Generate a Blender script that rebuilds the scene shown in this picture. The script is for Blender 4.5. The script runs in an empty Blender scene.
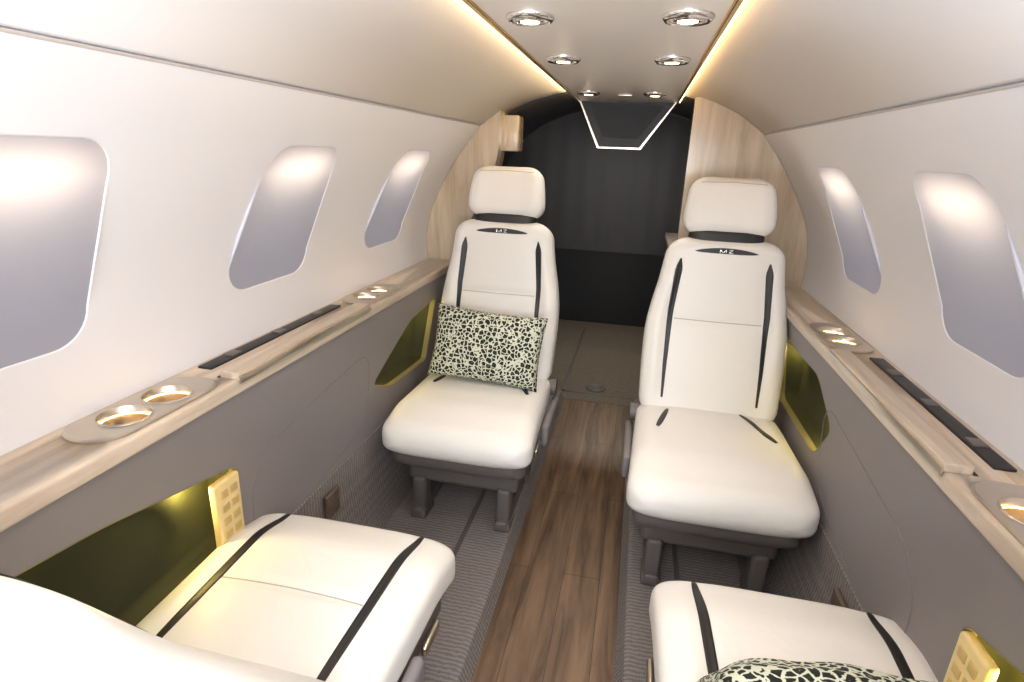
import bpy, bmesh, math, random
from mathutils import Vector, Matrix
random.seed(3)
scene=bpy.context.scene
col=scene.collection
try:
    scene.view_settings.view_transform='Standard'
except Exception: pass

# ---------------------------------------------------------------- materials
def newmat(name):
    m=bpy.data.materials.new(name); m.use_nodes=True
    return m,m.node_tree,m.node_tree.nodes['Principled BSDF']
def simple(name,c,rough=.5,metal=0,bump=0,bscale=200,emit=None,estr=0,coat=0,var=0,crease=0):
    m,nt,b=newmat(name)
    b.inputs['Base Color'].default_value=(*c,1); b.inputs['Roughness'].default_value=rough
    b.inputs['Metallic'].default_value=metal
    b.inputs['Coat Weight'].default_value=coat
    if emit: b.inputs['Emission Color'].default_value=(*emit,1); b.inputs['Emission Strength'].default_value=estr
    tc=nt.nodes.new('ShaderNodeTexCoord'); n=nt.nodes.new('ShaderNodeTexNoise'); n.inputs['Scale'].default_value=bscale
    nt.links.new(tc.outputs['Object'],n.inputs['Vector'])
    if bump:
        bp=nt.nodes.new('ShaderNodeBump'); bp.inputs['Strength'].default_value=bump; bp.inputs['Distance'].default_value=.002
        nt.links.new(n.outputs['Fac'],bp.inputs['Height']); last=bp
        if crease:
            n2=nt.nodes.new('ShaderNodeTexNoise'); n2.inputs['Scale'].default_value=16; n2.inputs['Detail'].default_value=3; n2.inputs['Distortion'].default_value=1.2
            nt.links.new(tc.outputs['Object'],n2.inputs['Vector'])
            b2=nt.nodes.new('ShaderNodeBump'); b2.inputs['Strength'].default_value=crease; b2.inputs['Distance'].default_value=.01
            nt.links.new(n2.outputs['Fac'],b2.inputs['Height']); nt.links.new(bp.outputs['Normal'],b2.inputs['Normal']); last=b2
        nt.links.new(last.outputs['Normal'],b.inputs['Normal'])
    mx=nt.nodes.new('ShaderNodeMix'); mx.data_type='RGBA'; mx.inputs['A'].default_value=(*c,1)
    mx.inputs['B'].default_value=(*[v*(1-var) for v in c],1)
    nt.links.new(n.outputs['Fac'],mx.inputs['Factor']); nt.links.new(mx.outputs['Result'],b.inputs['Base Color'])
    return m
def wood(name,cA,cB,scale,stretch,rough=.4,coat=0,planks=False):
    m,nt,b=newmat(name); N=nt.nodes; Lk=nt.links
    tc=N.new('ShaderNodeTexCoord'); mp=N.new('ShaderNodeMapping'); mp.inputs['Scale'].default_value=stretch
    Lk.new(tc.outputs['Object'],mp.inputs['Vector'])
    n=N.new('ShaderNodeTexNoise'); n.inputs['Scale'].default_value=scale; n.inputs['Detail'].default_value=8; n.inputs['Roughness'].default_value=.65; n.inputs['Distortion'].default_value=.6
    Lk.new(mp.outputs['Vector'],n.inputs['Vector'])
    cr=N.new('ShaderNodeValToRGB'); cr.color_ramp.elements[0].position=.34; cr.color_ramp.elements[1].position=.64
    cr.color_ramp.elements[0].color=(*cA,1); cr.color_ramp.elements[1].color=(*cB,1)
    Lk.new(n.outputs['Fac'],cr.inputs['Fac'])
    out=cr.outputs['Color']
    if planks:
        mp2=N.new('ShaderNodeMapping'); mp2.inputs['Rotation'].default_value=(0,0,math.pi/2)
        Lk.new(tc.outputs['Object'],mp2.inputs['Vector'])
        br=N.new('ShaderNodeTexBrick'); br.inputs['Scale'].default_value=1; br.inputs['Brick Width'].default_value=.9; br.inputs['Row Height'].default_value=.112
        br.inputs['Mortar Size'].default_value=.0012; br.inputs['Color1'].default_value=(1,1,1,1); br.inputs['Color2'].default_value=(.78,.78,.78,1); br.inputs['Mortar'].default_value=(.35,.35,.35,1)
        Lk.new(mp2.outputs['Vector'],br.inputs['Vector'])
        mx=N.new('ShaderNodeMix'); mx.data_type='RGBA'; mx.blend_type='MULTIPLY'; mx.inputs['Factor'].default_value=1
        Lk.new(out,mx.inputs['A']); Lk.new(br.outputs['Color'],mx.inputs['B']); out=mx.outputs['Result']
    Lk.new(out,b.inputs['Base Color']); b.inputs['Roughness'].default_value=rough; b.inputs['Coat Weight'].default_value=coat; b.inputs['Coat Roughness'].default_value=.08
    bp=N.new('ShaderNodeBump'); bp.inputs['Strength'].default_value=.15; bp.inputs['Distance'].default_value=.001
    Lk.new(n.outputs['Fac'],bp.inputs['Height']); Lk.new(bp.outputs['Normal'],b.inputs['Normal'])
    return m
def carpetmat(name,c1,c2,s=120):
    m,nt,b=newmat(name); N=nt.nodes; Lk=nt.links
    tc=N.new('ShaderNodeTexCoord')
    def wv(d,sc,dist):
        w=N.new('ShaderNodeTexWave'); w.wave_type='BANDS'; w.bands_direction=d; w.inputs['Scale'].default_value=sc; w.inputs['Distortion'].default_value=dist
        w.inputs['Detail'].default_value=2; w.inputs['Detail Scale'].default_value=3
        Lk.new(tc.outputs['Object'],w.inputs['Vector']); return w
    w1=wv('Y',s/5,3.0); w2=wv('X',s/2,2.5)
    ad=N.new('ShaderNodeMath'); ad.operation='MULTIPLY_ADD'; Lk.new(w2.outputs['Fac'],ad.inputs[0]); ad.inputs[1].default_value=.25
    sc2=N.new('ShaderNodeMath'); sc2.operation='MULTIPLY'; Lk.new(w1.outputs['Fac'],sc2.inputs[0]); sc2.inputs[1].default_value=.7
    Lk.new(sc2.outputs[0],ad.inputs[2])
    cr=N.new('ShaderNodeValToRGB'); cr.color_ramp.elements[0].color=(*c1,1); cr.color_ramp.elements[1].color=(*c2,1); cr.color_ramp.elements[1].position=.9
    Lk.new(ad.outputs[0],cr.inputs['Fac']); Lk.new(cr.outputs['Color'],b.inputs['Base Color']); b.inputs['Roughness'].default_value=.95
    bp=N.new('ShaderNodeBump'); bp.inputs['Strength'].default_value=.5; bp.inputs['Distance'].default_value=.002
    Lk.new(ad.outputs[0],bp.inputs['Height']); Lk.new(bp.outputs['Normal'],b.inputs['Normal'])
    return m
def leopard():
    m,nt,b=newmat('leopard_velvet'); N=nt.nodes; Lk=nt.links
    tc=N.new('ShaderNodeTexCoord')
    n=N.new('ShaderNodeTexNoise'); n.inputs['Scale'].default_value=70; n.inputs['Detail'].default_value=1.5
    Lk.new(tc.outputs['Object'],n.inputs['Vector'])
    mxv=N.new('ShaderNodeMix'); mxv.data_type='VECTOR'; mxv.inputs['Factor'].default_value=.014
    Lk.new(tc.outputs['Object'],mxv.inputs['A']); Lk.new(n.outputs['Color'],mxv.inputs['B'])
    v=N.new('ShaderNodeTexVoronoi'); v.feature='DISTANCE_TO_EDGE'; v.inputs['Scale'].default_value=68; v.inputs['Randomness'].default_value=.8
    Lk.new(mxv.outputs['Result'],v.inputs['Vector'])
    cr=N.new('ShaderNodeValToRGB')
    e=cr.color_ramp.elements; e[0].position=0; e[0].color=(.62,.66,.54,1)
    e[1].position=.095; e[1].color=(.62,.66,.54,1)
    for p,c in ((.125,(.005,.008,.006,1)),(.40,(.005,.008,.006,1)),(.46,(.12,.15,.09,1)),(1,(.16,.19,.11,1))):
        k=e.new(p); k.color=c
    Lk.new(v.outputs['Distance'],cr.inputs['Fac'])
    Lk.new(cr.outputs['Color'],b.inputs['Base Color']); b.inputs['Roughness'].default_value=.8
    return m
def shademat():
    m,nt,b=newmat('dimmed_window_shade'); N=nt.nodes; Lk=nt.links
    tc=N.new('ShaderNodeTexCoord'); n=N.new('ShaderNodeTexNoise'); n.inputs['Scale'].default_value=300; Lk.new(tc.outputs['Object'],n.inputs['Vector'])
    mx=N.new('ShaderNodeMix'); mx.data_type='RGBA'; mx.inputs['A'].default_value=(.29,.295,.345,1); mx.inputs['B'].default_value=(.31,.315,.365,1); Lk.new(n.outputs['Fac'],mx.inputs['Factor'])
    Lk.new(mx.outputs['Result'],b.inputs['Base Color']); b.inputs['Roughness'].default_value=.5
    t=N.new('ShaderNodeBsdfTranslucent'); t.inputs['Color'].default_value=(.75,.72,.71,1)
    ms=N.new('ShaderNodeMixShader'); ms.inputs[0].default_value=.30
    Lk.new(b.outputs[0],ms.inputs[1]); Lk.new(t.outputs[0],ms.inputs[2]); Lk.new(ms.outputs[0],N['Material Output'].inputs['Surface'])
    return m

M_white=simple('white_sidewall_leather',(.775,.79,.85),.55,bump=.05,bscale=500)
M_ceil=simple('headliner_ultraleather',(.77,.765,.79),.6,bump=.08,bscale=600)
M_panel=simple('service_panel_cream',(.89,.83,.76),.35,bump=0)
M_leather=simple('seat_leather_ivory',(.85,.84,.815),.42,bump=.12,bscale=450,var=.04,crease=.10)
M_seam=simple('seam_stitch',(.45,.42,.38),.7)
M_black=simple('black_leather_accent',(.012,.012,.014),.45,bump=.1,bscale=300)
M_grey=simple('grey_lower_leather',(.24,.222,.23),.5,bump=.15,bscale=350,var=.06)
M_gseam=simple('grey_panel_seam',(.18,.165,.17),.6)
M_shroud=simple('seat_shroud_taupe',(.13,.118,.115),.45,bump=.05)
M_metal=simple('brushed_champagne_metal',(.62,.56,.48),.28,metal=1)
M_chrome=simple('chrome',(.85,.83,.8),.08,metal=1)
M_gold=simple('gold_trim',(.85,.62,.28),.25,metal=1)
M_btn=simple('brass_button',(.60,.45,.18),.5,metal=.2)
M_rim=simple('pocket_rim',(.22,.19,.08),.7)
M_ash=wood('ash_veneer',(.38,.30,.225),(.66,.57,.47),20,(1,.07,1),.35,.4)
M_ashv=wood('ash_veneer_upright',(.44,.345,.24),(.66,.56,.43),16,(1,1,.10),.25,.9)
M_floor=wood('walnut_plank_floor',(.08,.045,.025),(.25,.158,.095),26,(1,.08,1),.42,0,True)
M_carpet=carpetmat('ribbed_carpet_taupe',(.135,.12,.118),(.28,.255,.245))
M_mat=carpetmat('entry_mat',(.10,.082,.066),(.24,.20,.16),90)
M_dark=simple('charcoal_vestibule',(.022,.022,.024),.6,bump=.1)
M_curt=simple('charcoal_curtain',(.050,.050,.053),.8,bump=.3,bscale=300)
M_screen=simple('black_glass',(.02,.02,.022),.5)
M_shade=shademat()
M_olive=simple('olive_pocket_lining',(.030,.033,.012),.8)
M_goldpl=simple('brass_control_plate',(.80,.64,.32),.5,metal=.1)
M_led=simple('warm_led_strip',(1,.8,.5),.5,emit=(1,.60,.22),estr=16)
M_bulb=simple('downlight_lens',(1,.9,.75),.3,emit=(1,.70,.32),estr=14)
M_tag=simple('brown_leather_plate',(.13,.095,.07),.4)
M_seamshadow=simple('seam_shadow_paint',(.50,.48,.48),.6)
M_leo=leopard()

# ---------------------------------------------------------------- helpers
def mk(name,vs,fs,mat,parent=None,smooth=True):
    me=bpy.data.meshes.new(name); me.from_pydata([tuple(v) for v in vs],[],fs); me.update()
    bm=bmesh.new(); bm.from_mesh(me); bmesh.ops.recalc_face_normals(bm,faces=bm.faces); bm.to_mesh(me); bm.free()
    if mat: me.materials.append(mat)
    for p in me.polygons: p.use_smooth=smooth
    o=bpy.data.objects.new(name,me); col.objects.link(o)
    if parent: o.parent=parent
    return o
def empty(name,loc=(0,0,0),rz=0):
    e=bpy.data.objects.new(name,None); e.empty_display_size=.05; e.location=loc; e.rotation_euler=(0,0,rz); col.objects.link(e); return e
def box(name,lo,hi,mat,parent=None,bev=.004,seg=3,rot=None):
    bm=bmesh.new(); bmesh.ops.create_cube(bm,size=1)
    c=[(a+b)/2 for a,b in zip(lo,hi)]; s=[abs(b-a) for a,b in zip(lo,hi)]
    for v in bm.verts: v.co=Vector((v.co[i]*s[i] for i in range(3)))
    if bev: bmesh.ops.bevel(bm,geom=list(bm.edges),offset=min(bev,min(s)*.45),segments=seg,profile=.5,affect='EDGES')
    me=bpy.data.meshes.new(name); bm.to_mesh(me); bm.free(); me.materials.append(mat)
    for p in me.polygons: p.use_smooth=True
    try: me.set_sharp_from_angle(angle=math.radians(50))
    except Exception: pass
    o=bpy.data.objects.new(name,me); o.location=c
    if rot: o.rotation_euler=rot
    col.objects.link(o)
    if parent: o.parent=parent
    return o
def cyl(name,c,r,h,mat,parent=None,axis='Z',seg=32,bev=.001):
    bm=bmesh.new(); bmesh.ops.create_cone(bm,cap_ends=True,segments=seg,radius1=r,radius2=r,depth=h)
    if axis=='X': bmesh.ops.rotate(bm,verts=bm.verts,matrix=Matrix.Rotation(math.pi/2,3,'Y'))
    if axis=='Y': bmesh.ops.rotate(bm,verts=bm.verts,matrix=Matrix.Rotation(math.pi/2,3,'X'))
    me=bpy.data.meshes.new(name); bm.to_mesh(me); bm.free(); me.materials.append(mat)
    for p in me.polygons: p.use_smooth=True
    try: me.set_sharp_from_angle(angle=math.radians(40))
    except Exception: pass
    o=bpy.data.objects.new(name,me); o.location=c; col.objects.link(o)
    if parent: o.parent=parent
    return o
def lathe(name,c,prof,mat,parent=None,seg=40):
    vs=[];fs=[];n=len(prof)
    for i in range(seg):
        a=2*math.pi*i/seg
        for r,z in prof: vs.append((c[0]+r*math.cos(a),c[1]+r*math.sin(a),c[2]+z))
    for i in range(seg):
        j=(i+1)%seg
        for k in range(n-1): fs.append((i*n+k,j*n+k,j*n+k+1,i*n+k+1))
    return mk(name,vs,fs,mat,parent)
def tube(name,pts,r,mat,parent=None,cyclic=False):
    cu=bpy.data.curves.new(name,'CURVE'); cu.dimensions='3D'; cu.bevel_depth=r; cu.bevel_resolution=2
    sp=cu.splines.new('POLY'); sp.points.add(len(pts)-1); sp.use_cyclic_u=cyclic
    for p,q in zip(sp.points,pts): p.co=(*q,1)
    cu.materials.append(mat); o=bpy.data.objects.new(name,cu); col.objects.link(o)
    if parent: o.parent=parent
    return o
def rrect(hw,hh,r,n=8,taper=0):
    pts=[]
    for cx,cy,a0 in ((hw-r,hh-r,0),(-hw+r,hh-r,90),(-hw+r,-hh+r,180),(hw-r,-hh+r,270)):
        for i in range(n+1):
            a=math.radians(a0+90*i/n); pts.append((cx+r*math.cos(a),cy+r*math.sin(a)))
    return pts
def cut(target,cutter):
    md=target.modifiers.new('b','BOOLEAN'); md.object=cutter; md.operation='DIFFERENCE'; md.solver='EXACT'
    bpy.context.view_layer.update()
    dg=bpy.context.evaluated_depsgraph_get(); ev=target.evaluated_get(dg); me=bpy.data.meshes.new_from_object(ev)
    target.modifiers.remove(md); old=target.data; target.data=me
    bpy.data.objects.remove(cutter,do_unlink=True)
def smooth(a,b,x):
    t=max(0,min(1,(x-a)/(b-a))); return t*t*(3-2*t)
def catmull(pts,n=8):
    out=[]; P=[pts[0]]+list(pts)+[pts[-1]]
    for i in range(1,len(P)-2):
        p0,p1,p2,p3=P[i-1:i+3]
        for k in range(n):
            t=k/n
            out.append(tuple(.5*((2*p1[j])+(-p0[j]+p2[j])*t+(2*p0[j]-5*p1[j]+4*p2[j]-p3[j])*t*t+(-p0[j]+3*p1[j]-3*p2[j]+p3[j])*t**3) for j in range(2)))
    out.append(tuple(pts[-1])); return out
def extr(name,prof,y0,y1,thick,mat,sx=1,parent=None,smooth_=False,ny=1):
    n=len(prof); outer=[]
    for i in range(n):
        a=prof[max(0,i-1)]; b=prof[min(n-1,i+1)]; tx,tz=b[0]-a[0],b[1]-a[1]; l=math.hypot(tx,tz) or 1
        outer.append((prof[i][0]+tz/l*thick,prof[i][1]-tx/l*thick))
    ring=list(prof)+outer[::-1]; m=len(ring); vs=[]
    for k in range(ny+1):
        y=y0+(y1-y0)*k/ny
        vs+=[(sx*x,y,z) for x,z in ring]
    fs=[]
    for k in range(ny):
        for i in range(m): j=(i+1)%m; fs.append((k*m+i,k*m+j,(k+1)*m+j,(k+1)*m+i))
    for base in (0,ny*m):
        for i in range(n-1): fs.append((base+i,base+i+1,base+m-2-i,base+m-1-i))
    return mk(name,vs,fs,mat,parent,smooth_)

# ---------------------------------------------------------------- cabin profile
UP=catmull([(.735,.78),(.742,.86),(.738,.93),(.718,1.02),(.672,1.12),(.602,1.235),(.52,1.34)],14)
TOP=catmull([(.518,1.343),(.43,1.403),(.31,1.452),(.16,1.487),(0,1.498)],10)
LOW=catmull([(.66,.36),(.664,.46),(.655,.58),(.634,.70),(.618,.782)],10)
CAR=catmull([(.60,.045),(.625,.10),(.645,.2),(.655,.29),(.656,.36)],8)
def interp(P,z):
    for (x0,z0),(x1,z1) in zip(P,P[1:]):
        if z0<=z<=z1: return x0+(x1-x0)*(z-z0)/(z1-z0+1e-9)
    return P[0][0] if z<P[0][1] else P[-1][0]
Y0,YD=-.75,2.42
walls={}
for sd,sx in (('left',-1),('right',1)):
    walls[sd]=extr('wall_'+sd,UP,Y0,YD,.03,M_white,sx)
    walls[sd+'l']=extr('wall_%s_lower_panel'%sd,LOW,Y0,YD,.02,M_grey,sx)
    extr('wall_%s_carpet'%sd,CAR,Y0,YD,.02,M_carpet,sx)
    t=[(.5212,1.3385),(.5195,1.340),(.518,1.342)]
    extr('crown_shadow_strip_'+sd,t,Y0,YD,-.001,M_seamshadow,sx)  # grey strip painted in for the shadow line along the crown seam
full=[( x,z) for x,z in TOP]+[(-x,z) for x,z in TOP[::-1][1:]]
extr('ceiling',full,Y0,YD,.03,M_ceil,1,smooth_=True)

def prism(sx,x0,x1,pts):
    n=len(pts); vs=[(sx*x0,y,z) for y,z in pts]+[(sx*x1,y,z) for y,z in pts]
    fs=[tuple(range(n)),tuple(range(n,2*n))]+[(i,(i+1)%n,n+(i+1)%n,n+i) for i in range(n)]
    return mk('cutter',vs,fs,None,None,False)
def window(idx,sx,yc,hw=.146,zc=1.084,hh=.158):
    sd='left' if sx<0 else 'right'
    R0=.06
    base=rrect(hw,hh,R0)
    sh=lambda y,z:(yc+y*(1-.07*z/hh),zc+z)
    cut(walls[sd],prism(sx,.5,.9,[sh(*p) for p in base]))
    e=empty('window_%d'%idx)
    rings=[]
    for grow,dx in ((.0012,-.0001),(.0004,-.0003),(-.0006,.0004),(-.002,.0022)):
        pts=rrect(hw+grow,hh+grow,R0+grow*.8)
        rings.append([(sx*(interp(UP,zc+z)+dx),)+sh(y,z) for y,z in pts])
    n=len(rings[0]); vs=sum(rings,[]); fs=[]
    for k in range(len(rings)-1):
        for i in range(n): fs.append((k*n+i,k*n+(i+1)%n,(k+1)*n+(i+1)%n,(k+1)*n+i))
    mk('reveal',vs,fs,M_white,e)
    pts=rrect(hw-.0012,hh-.0012,R0-.001); vs=[];fs=[]; K=12
    for k in range(K+1):
        s=1-k/K*.999
        vs+=[(sx*(interp(UP,zc+z*s)+.002),)+sh(y*s,z*s) for y,z in pts]
    for k in range(K):
        for i in range(n): fs.append((k*n+i,k*n+(i+1)%n,(k+1)*n+(i+1)%n,(k+1)*n+i))
    fs.append(tuple(range(K*n,K*n+n)))
    mk('shade',vs,fs,M_shade,e)
    vs=[];q=rrect(hw-.001,hh-.001,R0)
    for dx in (.003,.10): vs+=[(sx*(interp(UP,zc+z)+dx),)+sh(y,z) for y,z in q]
    fs=[(i,(i+1)%n,n+(i+1)%n,n+i) for i in range(n)]
    mk('frame_tunnel',vs,fs,M_white,e)
    zt=zc+hh-.006
    L=bpy.data.lights.new('window_led','AREA'); L.shape='RECTANGLE'; L.size=hw*1.75; L.size_y=.03; L.energy=.62; L.color=(1,.83,.66)
    o=bpy.data.objects.new('window_led',L); col.objects.link(o)
    loc=Vector((sx*(interp(UP,zt)+.075),yc,zt))
    zax=-Vector((-sx*.45,0,-1)).normalized(); xax=Vector((0,1,0)); yax=zax.cross(xax)
    o.matrix_world=Matrix.Translation(loc)@Matrix((xax,yax,zax)).transposed().to_4x4()
    o.parent=e
i=1
for yc in (-.06,.575,1.215,1.86): window(i,-1,yc); i+=1
for yc in (-.12,.51,1.135,1.755): window(i,1,yc); i+=1

# ---------------------------------------------------------------- pockets
def pocket(sx,pts,name):
    sd='left' if sx<0 else 'right'
    P=[]; n=len(pts)
    for i in range(n):
        a,b,c=Vector(pts[i-1]),Vector(pts[i]),Vector(pts[(i+1)%n])
        u=(a-b).normalized(); v=(c-b).normalized(); r=.035
        s,e_=b+u*r,b+v*r
        for k in range(6):
            t=k/5; P.append(tuple((1-t)**2*s+2*t*(1-t)*b+t*t*e_))
    cut(walls[sd+'l'],prism(sx,.5,.80,P))
    e=empty(name); m=len(P); cy=sum(p[0] for p in P)/m; cz=sum(p[1] for p in P)/m
    rings=[]
    for g,dx in ((.002,-.0003),(.0005,-.0012),(-.001,-.0006),(-.0015,.02)):
        R=[]
        for y,z in P:
            d=Vector((y-cy,z-cz)); l=d.length; yy=y+d.x/l*g; zz=z+d.y/l*g
            R.append((sx*(interp(LOW,zz)+dx),yy,zz))
        rings.append(R)
    R=[(sx*.728,y,z) for _,y,z in rings[-1]]
    vs=sum(rings,[]); fs=[]
    for k in range(3):
        for i in range(m): fs.append((k*m+i,k*m+(i+1)%m,(k+1)*m+(i+1)%m,(k+1)*m+i))
    mk('pocket_edge',vs,fs,M_rim,e)
    vs=rings[-1]+R; fs=[(i,(i+1)%m,m+(i+1)%m,m+i) for i in range(m)]+[tuple(range(m,2*m))]
    mk('lining',vs,fs,M_olive,e)
    return e
def plight(loc,en,c,r=.01,parent=None):
    L=bpy.data.lights.new('pocket_lamp','POINT'); L.energy=en; L.color=c; L.shadow_soft_size=r
    o=bpy.data.objects.new('pocket_lamp',L); o.location=loc; col.objects.link(o)
    if parent: o.parent=parent
for sx in (-1,1):
    if sx<0: pf=[(1.58,.52),(1.72,.46),(2.08,.44),(2.12,.69),(1.86,.665)]
    else: pf=[(1.48,.60),(1.60,.47),(2.05,.46),(2.06,.69),(1.60,.705)]
    e=pocket(sx,pf,'side_storage_pocket')
    plight((sx*.70,1.66,.54),.35,(1,.76,.22),parent=e); plight((sx*.70,2.02,.64),.4,(1,.76,.22),parent=e)
    yk=.93 if sx<0 else .83
    e=pocket(sx,[(.18,.40),(yk-.02,.40),(yk,.60),(.60,.675),(.22,.725)],'side_storage_pocket')
    plight((sx*.70,yk-.10,.57),1.1,(1,.74,.22),parent=e); plight((sx*.69,.45,.64),.2,(.75,.85,.15),parent=e)
    c=empty('armrest_control_panel')
    a,b=yk-.080,yk-.008
    box('plate',(sx*.648,a,.435),(sx*.668,b,.592),M_goldpl,c,.006)
    for k in range(4):
        for j in range(2): box('button',(sx*.6462,a+.011+j*.028,.462+k*.031),(sx*.650,a+.032+j*.028,.480+k*.031),M_btn,c,.002)
    q=[]
    for y,z in rrect(.29,.125,.10,10):
        zz=.50+z+ (.04*(y/.29)); q.append((sx*(interp(LOW,min(.78,max(.36,zz)))+.0003),1.26+y,zz))
    t=empty('panel_contour_seam'); tube('seam',q,.0014,M_gseam,t,True)

# ---------------------------------------------------------------- ledges
def ledge(sx):
    L=box('armrest_ledge',(sx*.609,Y0,.776),(sx*.742,2.40,.807),M_ash,None,.006)
    for yc in (.75,1.63,):
        grp=empty('cup_holder_console')
        xc=.672; vs=[]
        for g,z in ((0,.804),(0,.8105),(-.004,.8125)):
            q=rrect(.135+g,.054+g,.052+g,10); n=len(q); vs+=[(sx*(xc+b),yc+a,z) for a,b in q]
        fs=[(k*n+i,k*n+(i+1)%n,(k+1)*n+(i+1)%n,(k+1)*n+i) for k in range(2) for i in range(n)]+[tuple(range(2*n,3*n)),tuple(range(n))]
        plate=mk('plate',vs,fs,M_metal,grp,False)
        for dy in (-.045,.045):
            for tgt in (L,plate):
                bm=bmesh.new(); bmesh.ops.create_cone(bm,cap_ends=True,segments=40,radius1=.039,radius2=.039,depth=.1)
                me=bpy.data.meshes.new('cutter'); bm.to_mesh(me); bm.free(); cc=bpy.data.objects.new('cutter',me); cc.location=(sx*xc,yc+dy,.80); col.objects.link(cc)
                cut(tgt,cc)
            lathe('cup_well',(sx*xc,yc+dy,.81),[(.0425,.002),(.0405,.0055),(.038,.004),(.0375,-.02),(.036,-.06),(.001,-.062)],M_metal,grp)
            lathe('well_glow_ring',(sx*xc,yc+dy,.806),[(.0372,-.005),(.0367,-.006),(.0372,-.007)],M_led,grp)
    t=empty('stowed_table_lid')
    box('lid',(sx*.606,.90,.806),(sx*.648,1.47,.822),M_ash,t,.003)
    box('lid_edge',(sx*.603,.90,.800),(sx*.607,1.47,.815),M_metal,t,.001)
    box('shadow_gap',(sx*.649,.90,.8065),(sx*.655,1.47,.8085),M_black,t,.0005)
    box('table_slot',(sx*.690,.93,.8065),(sx*.722,1.46,.812),M_black,t,.002)
    for k in range(3): box('slot_latch',(sx*.694,1.0+k*.17,.811),(sx*.718,1.03+k*.17,.815),M_shroud,t,.001)
ledge(-1); ledge(1)
for sx,yc in ((-1,1.27),(1,1.19)):
    t=empty('belt_access_plate')
    box('plate',(sx*.640,yc-.035,.25),(sx*.652,yc+.035,.325),M_tag,t,.004)
    for k in range(2): cyl('stud',(sx*.6405,yc-.012+k*.024,.29),.004,.006,M_chrome,t,'X',12)

# ---------------------------------------------------------------- floors
box('floor',(-.178,Y0,-.03),(.178,2.85,0),M_floor,None,0)
for sd,sx in (('left',-1),('right',1)):
    pr=[(.62,.05),(.205,.05),(.193,.046),(.172,.0)]
    vs=[];n=len(pr)+2
    ring=pr+[(.172,-.03),(.62,-.03)]
    for y in (Y0,2.85): vs+=[(sx*x,y,z) for x,z in ring]
    fs=[(i,(i+1)%n,n+(i+1)%n,n+i) for i in range(n)]+[tuple(range(n)),tuple(range(n,2*n))]
    mk('floor_carpet_'+sd,vs,fs,M_carpet,None,False)
    box('trim_seat_track_'+sd,(sx*.33,Y0+.05,.049),(sx*.345,2.3,.053),M_shroud,None,.001)
box('floor_entry_mat',(-.5,2.852,-.03),(.5,4.4,.004),M_mat,None,.002)
t=empty('entry_mat_border')
for a,b in (((-.20,2.95,.004),(.26,2.965,.007)),((-.20,2.95,.004),(-.185,4.2,.007)),((.245,2.95,.004),(.26,4.2,.007))): box('binding',a,b,M_shroud,t,.001)
dr=empty('floor_drain_disc'); lathe('disc',(-.02,3.04,.006),[(.055,0),(.055,.004),(.046,.005),(.044,.002),(.034,.002),(.032,.005),(.02,.005),(.018,.002),(.001,.002)],M_shroud,dr)

# ---------------------------------------------------------------- vestibule
sc=.965
V=[(x*sc,1.24+(z-1.24)*sc) for x,z in catmull([(.62,-.03),(.66,.3),(.72,.6),(.742,.86),(.718,1.02),(.602,1.235),(.52,1.34)],8)]
V2=[(x*sc,1.24+(z-1.24)*sc) for x,z in TOP]
extr('vestibule_shell',V+V2+[(-x,z) for x,z in V2[::-1][1:]]+[(-x,z) for x,z in V[::-1]],YD,4.4,.03,M_dark,1,smooth_=True)
box('wall_vestibule_end',(-.78,4.4,-.03),(.78,4.44,1.52),M_dark,None,0)
vs=[];fs=[];nx=160
arc=V2[::-1]+V[::-1]
for i in range(nx+1):
    x=-.68+1.36*i/nx; y=3.2+.0025*math.sin(i*.5); ax=abs(x); zt=1.0
    for (x0,z0),(x1,z1) in zip(arc,arc[1:]):
        if x0<=ax<=x1 or x1<=ax<=x0: zt=z0+(z1-z0)*((ax-x0)/((x1-x0) or 1)); break
    vs+=[(x,y,max(.76,zt-.005)),(x,y,.75)]
fs=[(2*i,2*i+1,2*i+3,2*i+2) for i in range(nx)]
mk('privacy_curtain',vs,fs,M_curt)
g=empty('galley_cabinet')
box('carcass',(.27,2.62,.0),(.62,3.1,.86),M_dark,g,.004); box('top',(.26,2.61,.86),(.62,3.11,.885),M_ash,g,.004)
box('front_trim',(.258,2.62,.62),(.27,3.08,.65),M_metal,g,.002)

def divider(name,sx,inner,y0,y1,mat):
    prof=[(x,z) for x,z in (CAR+LOW) if z<.77]+[(x,z) for x,z in UP if z>.80]+[(x,z) for x,z in TOP if x>inner[0][0]]
    ring=[(x-.002,z) for x,z in prof]+inner
    n=len(ring); vs=[(sx*x,y0,z) for x,z in ring]+[(sx*x,y1,z) for x,z in ring]
    fs=[tuple(range(n)),tuple(range(n,2*n))]+[(i,(i+1)%n,n+(i+1)%n,n+i) for i in range(n)]
    return mk(name,vs,fs,mat,None,False)
divider('divider_panel',-1,catmull([(.44,1.392),(.445,1.30),(.455,1.20),(.51,1.07),(.56,.95),(.59,.8),(.60,.5)],6)+[(.60,.05)],2.30,2.42,M_ashv)
divider('divider_panel',1,[(.27,1.455),(.27,.05)],2.30,2.34,M_ashv)
box('divider_header_block',(-.46,2.36,1.25),(-.38,2.46,1.385),M_ashv,None,.006)

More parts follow.
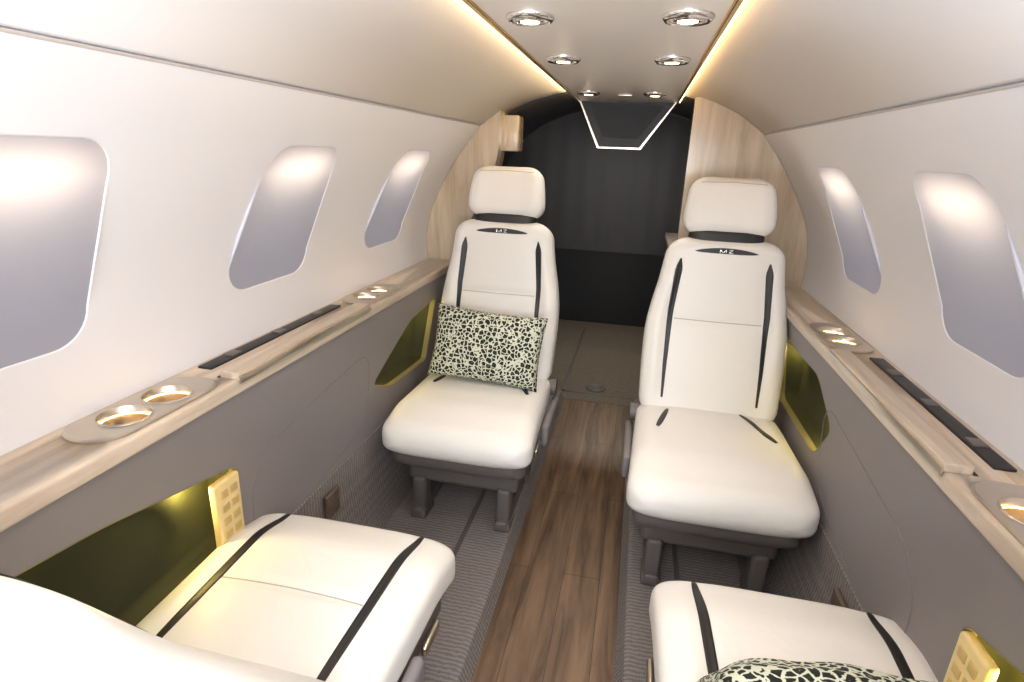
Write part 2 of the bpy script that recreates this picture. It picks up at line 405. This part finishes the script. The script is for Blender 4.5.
# ---------------------------------------------------------------- ceiling service panel
sp=empty('ceiling_service_panel')
box('panel',(-.165,Y0,1.458),(.214,2.56,1.472),M_panel,sp,.003)
for x in (-.171,.220):
    box('gold_rail',(x-.005,Y0,1.455),(x+.005,2.56,1.466),M_gold,sp,.002)
    s=-1 if x<0 else 1
    box('led_strip',(x+s*.004,Y0,1.459),(x+s*.009,2.54,1.465),M_led,sp,0)
T=[(-.171,1.462),(.22,1.462),(.095,1.277),(-.082,1.277)]
def fr(P,y0,y1,mat,name):
    n=len(P); vs=[(x,y0,z) for x,z in P]+[(x,y1,z) for x,z in P]
    return mk(name,vs,[tuple(range(n)),tuple(range(n,2*n))]+[(i,(i+1)%n,n+(i+1)%n,n+i) for i in range(n)],mat,sp,False)
fr(T,2.56,2.60,M_screen,'end_cap')
c=(.015,1.37)
for i in range(1,4):
    a,b=Vector(T[i]),Vector(T[(i+1)%4]); cc=Vector(c); k=.009
    q=[a,b,b+(cc-b).normalized()*k,a+(cc-a).normalized()*k]
    fr([tuple(v) for v in q],2.54,2.562,M_metal,'cap_trim')
fr([(-.12,1.445),(.17,1.445),(.08,1.32),(-.065,1.32)],2.552,2.561,M_dark,'cap_display')
def downlight(x,y,spot=True):
    e=empty('downlight'); z=1.458; k=1.12
    lathe('bezel',(x,y,z),[(.036*k,0),(.036*k,-.004),(.031*k,-.010),(.026*k,-.006),(.024*k,.0)],M_chrome,e)
    lathe('eyeball',(x,y,z),[(.0255,.0),(.022,-.008),(.018,-.010),(.016,-.004),(.001,-.004)],M_chrome,e)
    cyl('lens',(x,y,z-.0075),.0155,.005,M_bulb,e,seg=24)
    if spot:
        L=bpy.data.lights.new('spot','SPOT'); L.energy=3.3; L.color=(1,.94,.86); L.spot_size=math.radians(120); L.spot_blend=.8; L.shadow_soft_size=.03
        o=bpy.data.objects.new('spot',L); o.location=(x,y,z-.02); col.objects.link(o); o.parent=e
for y,x0,x1 in ((.30,-.093,.155),(1.04,-.093,.157),(1.46,-.093,.152),(2.2,-.10,.128)):
    downlight(x0,y); downlight(x1,y)
v=empty('ceiling_air_vent'); box('slot',(.0,2.25,1.452),(.05,2.29,1.459),M_metal,v,.002); box('slot_dark',(.008,2.262,1.4505),(.042,2.278,1.4525),M_black,v,0)
box('wall_rear',(-.8,Y0-.04,-.03),(.8,Y0,1.55),M_white,None,0)

# ---------------------------------------------------------------- seats
class Slab:
    def __init__(s,o,ang,L,W,T,B,e=4.5,rw=.05,re=None,crown=None,bend=None,e2=None):
        s.o=o; s.d=(math.cos(ang),math.sin(ang)); s.L=L; s.W=W; s.T=T; s.B=B; s.e=e; s.rw=rw; s.crown=crown or (lambda a,b:0); s.bend=bend or (lambda a:0)
        s.re=re
        s.n=(-s.d[1],s.d[0])
    def ins(s,u,r):
        d=min(u,1-u)*s.L
        if d>=r: return 0
        return r-math.sqrt(max(0,r*r-(r-d)**2))
    def dims(s,u):
        W=s.W(u)-s.ins(u,s.rw)
        T=s.T(u); B=s.B(u); re=s.re or min(T,B)
        k=s.ins(u,re)
        return W-k*.3,max(.0005,T-k*T/re),max(.0005,B-k*B/re)
    def pt(s,u,x,n):
        n+=s.bend(u)
        return (x,s.o[0]+s.d[0]*s.L*u+s.n[0]*n,s.o[1]+s.d[1]*s.L*u+s.n[1]*n)
    def top(s,u,x,off=0):
        W,T,B=s.dims(u); q=min(1,abs(x)/W)
        h=(1-q**s.e)**(1/s.e)
        return s.pt(u,x,T*h+s.crown(u,x/W)*min(1,h)+off)
    def mesh(s,name,mat,parent,nr=128):
        us=[]
        r=max(s.rw,s.re or .03)/s.L
        k=12
        for i in range(k): us.append(r*(1-math.cos(math.pi/2*i/k)))
        m=44
        for i in range(m+1): us.append(r+(1-2*r)*i/m)
        for i in range(k-1,-1,-1): us.append(1-r*(1-math.cos(math.pi/2*i/k)))
        vs=[];fs=[]
        A=[2*math.pi*j/nr for j in range(nr)]
        def sam(a):
            c,q=math.cos(a),math.sin(a)
            m_=max(abs(c),abs(q)); cx,qx=c/m_,q/m_
            l=(abs(cx)**s.e+abs(qx)**s.e)**(1/s.e)
            return cx/l,qx/l
        S=[sam(a) for a in A]
        for u in us:
            W,T,B=s.dims(u)
            for X,h in S:
                x=W*X; n=h*(T if h>0 else B)
                if h>0: n+=s.crown(u,X)*min(1,h)
                vs.append(s.pt(u,x,n))
        N=len(us)
        for i in range(N-1):
            for j in range(nr): fs.append((i*nr+j,i*nr+(j+1)%nr,(i+1)*nr+(j+1)%nr,(i+1)*nr+j))
        fs.append(tuple(range(nr))); fs.append(tuple(range((N-1)*nr,N*nr)))
        return mk(name,vs,fs,mat,parent)
    def ribbon(s,name,pts,w,mat,parent,off=.0012,n=40,taper=True):
        vs=[];fs=[]
        for i in range(n+1):
            t=i/n; k=t*(len(pts)-1); a=min(int(k),len(pts)-2); f=k-a
            u=pts[a][0]*(1-f)+pts[a+1][0]*f; x=pts[a][1]*(1-f)+pts[a+1][1]*f
            if taper=='top': ww=w*(.30+.70*t)*min(1,(1-t)*14+.15)
            else: ww=w*(.35+.65*math.sin(math.pi*min(1,max(0,t)))**.5) if taper else w
            du=pts[a+1][0]-pts[a][0]; dx=(pts[a+1][1]-pts[a][1]); l=math.hypot(du*s.L,dx); pu,px=-dx/l/s.L,du*s.L/l
            for q in (-1,-.9,-.45,0,.45,.9,1):
                h=off if abs(q)<1 else -.002
                vs.append(s.top(u+pu*q*ww/2,x+px*q*ww/2,h))
        for i in range(n):
            for j in range(6): fs.append((i*7+j,i*7+j+1,i*7+j+8,i*7+j+7))
        return mk(name,vs,fs,mat,parent)
G=lambda x,c,w:math.exp(-((x-c)/w)**2)
def seat(loc,facing,recline=14,full=False,mirror=1,fwd=0):
    e=empty('passenger_seat',loc,0 if facing<0 else math.pi)
    cfull=(lambda u,q:-.005*G(abs(q),.665,.07)*smooth(.02,.12,u)*(1-smooth(.88,.98,u))-.0045*G(u,.495,.018)*(1-smooth(.5,.66,abs(q)))) if full else (lambda u,q:-.003*G(abs(q),.66,.06)*smooth(.3,.6,u))
    cu=Slab((-.29,.355),0,.565,lambda u:.245-.02*u,lambda u:.062,lambda u:.052,e=4.2,rw=.060,re=.05,
        crown=lambda u,q:.012*(1-abs(q)**3)*math.sin(math.pi*u)+.007*smooth(.6,.82,abs(q))*math.sin(math.pi*u)-.012*smooth(.72,1,u)+cfull(u,q),
        bend=lambda u:-.032*(1-smooth(0,.30,u))-.008*math.sin(math.pi*u))
    cu.mesh('cushion',M_leather,e)
    if full:
        cu.ribbon('stripe',[(.06,-.162),(.3,-.157),(.93,-.146)],.020,M_black,e,.0022)
        cu.ribbon('stripe',[(.06,.162),(.3,.157),(.93,.146)],.020,M_black,e,.0022)
        cu.ribbon('seam',[(.497,-.143),(.492,0),(.497,.143)],.003,M_seam,e,.0010,taper=False)
    else:
        cu.ribbon('stripe',[(.55,-.165),(.80,-.13)],.019,M_black,e,.0022)
        cu.ribbon('stripe',[(.52,.178),(.84,.10)],.019,M_black,e,.0022)
    a=math.radians(recline); dy,dz=math.sin(a),math.cos(a)
    ang=math.atan2(dz,dy); oy,oz=.235-fwd,.355
    Wb=lambda u:.220+.008*math.sin(math.pi*min(1,u*1.3))-.036*smooth(.45,1,u)
    bk=Slab((oy,oz),ang,.61,Wb,lambda u:.058,lambda u:.03,e=4.6,rw=.065,re=.045,
        crown=lambda u,q:.020*smooth(.64,.88,abs(q))*math.sin(math.pi*min(1,u*1.05))+.012*G(u,.3,.18)*(1-q*q)+.006*G(u,.75,.12)*(1-q*q)-.005*G(u,.556,.02)*(1-smooth(.6,.68,abs(q)))-.004*G(abs(q),.70,.06)*smooth(.05,.15,u)*(1-smooth(.85,.93,u)),
        bend=lambda u:.02*math.sin(math.pi*u)*-1+.012*smooth(.7,1,u))
    bk.mesh('backrest',M_leather,e)
    for sgn in (-1,1):
        bk.ribbon('stripe',[(.12,sgn*.150),(.30,sgn*.152),(.6,sgn*.151),(.88,sgn*.137)],.025,M_black,e,.0022,taper='top')
    bk.ribbon('seam',[(.556,-.138),(.554,0),(.556,.138)],.003,M_seam,e,.0010,taper=False)
    n=24; vs=[]
    for i in range(n+1):
        t=-1+2*i/n; hh=.012*(1-t*t)**.7+.0002
        vs.append(bk.top(.935-.012*t*t-hh/.61,t*.098,.0015)); vs.append(bk.top(.935-.012*t*t+hh*.5/.61,t*.098,.0015))
    mk('badge',vs,[(2*i,2*i+1,2*i+3,2*i+2) for i in range(n)],M_black,e)
    def stroke(p,q):
        bk.ribbon('badge_letter',[p,q],.0025,M_chrome,e,.0028,n=3,taper=False)
    b0,b1=.920,.936
    stroke((b0,-.020),(b1,-.020)); stroke((b1,-.0199),(b0,-.011)); stroke((b0,-.0111),(b1,-.002)); stroke((b1,-.002),(b0,-.0019))
    stroke((b1,.007),(b1-.0001,.019)); stroke((b1,.019),(b0,.007)); stroke((b0,.007),(b0+.0001,.020))
    sh=Slab((oy+.035,oz-.05),ang,.615,lambda u:Wb(u)-.008,lambda u:.02,lambda u:.028,e=5,rw=.07,re=.02)
    sh.mesh('back_shell',M_shroud,e,64)
    ho=(oy+dy*.575,oz+dz*.575)
    cl=Slab(ho,ang,.065,lambda u:.118,lambda u:.050,lambda u:.02,e=4,rw=.02,re=.015); cl.mesh('headrest_collar',M_black,e,64)
    h=(oy+dy*.618-dz*.012,oz+dz*.618+dy*.012)
    hd=Slab(h,ang,.190,lambda u:.143-.014*smooth(.3,1,u),lambda u:.05,lambda u:.045,e=3.8,rw=.05,re=.04,crown=lambda u,q:.006*smooth(.4,.8,abs(q))-.004,bend=lambda u:.008*math.sin(math.pi*u))
    hd.mesh('headrest',M_leather,e)
    hd.ribbon('seam',[(.86,-.10),(.88,0),(.86,.10)],.0025,M_seam,e,.0006,taper=False)
    sr=Slab((-.252,.262),0,.52,lambda u:.222-.012*u,lambda u:.05,lambda u:.042,e=6,rw=.05,re=.03); sr.mesh('seat_pan_shroud',M_shroud,e,64)
    box('base_beam',(-.19,-.17,.13),(.19,.20,.24),M_shroud,e,.02)
    for sx in (-1,1):
        box('track_rail',(sx*.125,-.20,.008),(sx*.165,.24,.04),M_shroud,e,.006)
        for yy in (-.15,.17):
            box('leg',(sx*.122,yy-.034,.02),(sx*.168,yy+.034,.15),M_shroud,e,.012)
            box('foot',(sx*.118,yy-.045,.0),(sx*.172,yy+.045,.03),M_shroud,e,.006)
    s=mirror
    box('stowed_armrest',(s*.232,-.02,.24),(s*.258,.25,.32),M_grey,e,.012)
    box('recline_lever',(s*.230,-.14,.265),(s*.244,-.06,.288),M_metal,e,.006)
    cyl('hinge_cap',(s*.232,.235,.36),.032,.03,M_shroud,e,'X')
    return e
seat((-.368,1.775,.05),-1,13,mirror=1)
seat((.402,1.645,.05),-1,13,mirror=-1)
seat((-.440,.755,.05),1,37,True,mirror=-1,fwd=.065)
seat((.46,.765,.05),1,29,True,mirror=1)

# ---------------------------------------------------------------- pillows
def pillow(loc,rot,w=.40,h=.26,t=.062):
    vs=[];fs=[];n=36;m=26
    for side in (1,-1):
        for i in range(n+1):
            for j in range(m+1):
                u=-1+2*i/n; v=-1+2*j/m
                f=((1-abs(u)**2.6)*(1-abs(v)**2.6))**.42
                px=1-.05*(1-abs(v)**2)*abs(u); pz=1-.07*(1-abs(u)**2)*abs(v)
                wr=.0025*math.sin(9*u+5*v)*f+.002*math.sin(15*v-4*u)*f
                vs.append((u*w/2*px,side*(t*f)+wr,v*h/2*pz))
    K=(n+1)*(m+1)
    for s in (0,1):
        for i in range(n):
            for j in range(m):
                a=s*K+i*(m+1)+j; fs.append((a,a+1,a+m+2,a+m+1))
    o=mk('leopard_throw_pillow',vs,fs,M_leo)
    bm=bmesh.new(); bm.from_mesh(o.data); bmesh.ops.remove_doubles(bm,verts=bm.verts,dist=.0006); bmesh.ops.recalc_face_normals(bm,faces=bm.faces); bm.to_mesh(o.data); bm.free()
    o.location=loc; o.rotation_euler=rot
    return o
pillow((-.360,1.865,.592),(math.radians(-20),math.radians(3),0))
pillow((.455,.655,.545),(math.radians(38),0,math.radians(3)),w=.40)

# ---------------------------------------------------------------- lights
def area(name,loc,tgt,sx,sy,en,c=(1,1,1)):
    L=bpy.data.lights.new(name,'AREA'); L.shape='RECTANGLE'; L.size=sx; L.size_y=sy; L.energy=en; L.color=c
    o=bpy.data.objects.new(name,L); o.location=loc; col.objects.link(o)
    o.rotation_euler=(Vector(tgt)-Vector(loc)).to_track_quat('-Z','Y').to_euler()
    return o
area('rear_soft_fill',(0,-.68,.95),(0,2,.8),1.1,.9,13,(.91,.95,1))  # added soft fill behind the camera, no door opening stands here
area('overhead_fill',(.05,-.22,1.44),(0,1.2,.6),.5,.2,5.5,(.95,.97,1))  # added unseen fill above and behind the camera, not a cabin fixture
area('ceiling_fill',(.25,-.30,1.0),(.05,1.3,1.5),.25,.25,7.5,(.97,.98,1))  # added unseen uplight that brightens the ceiling panel
area('cove_wash_left',(-.19,1.0,1.476),(-.6,1.0,1.55),3.0,.01,2.6,(1,.76,.44))
area('cove_wash_right',(.24,1.0,1.476),(.6,1.0,1.55),3.0,.01,2.6,(1,.76,.44))
area('vestibule_mat_fill',(0,3.9,1.3),(0,3.3,0),.3,.1,6,(1,.9,.75))  # added fill behind the curtain to lift the dark mat, no fixture there
area('vestibule_curtain_fill',(0,2.75,1.36),(0,3.1,0),.2,.1,2.2,(1,.93,.85))  # added fill for the curtain side of the vestibule, no fixture there
w=bpy.data.worlds.new('world'); scene.world=w; w.use_nodes=True
w.node_tree.nodes['Background'].inputs[0].default_value=(.75,.8,1,1); w.node_tree.nodes['Background'].inputs[1].default_value=.9

# ---------------------------------------------------------------- camera
yw,pt,rl,f=.2019,.3152,.0411,575.99
d=Vector((-math.sin(yw)*math.cos(pt),math.cos(yw)*math.cos(pt),-math.sin(pt)))
r=Vector((math.cos(yw),math.sin(yw),0)); u=r.cross(d)
r2=r*math.cos(rl)+u*math.sin(rl); u2=-r*math.sin(rl)+u*math.cos(rl)
cd=bpy.data.cameras.new('camera'); cam=bpy.data.objects.new('camera',cd); col.objects.link(cam)
cam.matrix_world=Matrix.Translation((.1118,0,1.2438))@Matrix((r2,u2,-d)).transposed().to_4x4()
cd.sensor_width=36; cd.sensor_fit='HORIZONTAL'; cd.lens=f/1024*36; cd.clip_start=.01
scene.camera=cam
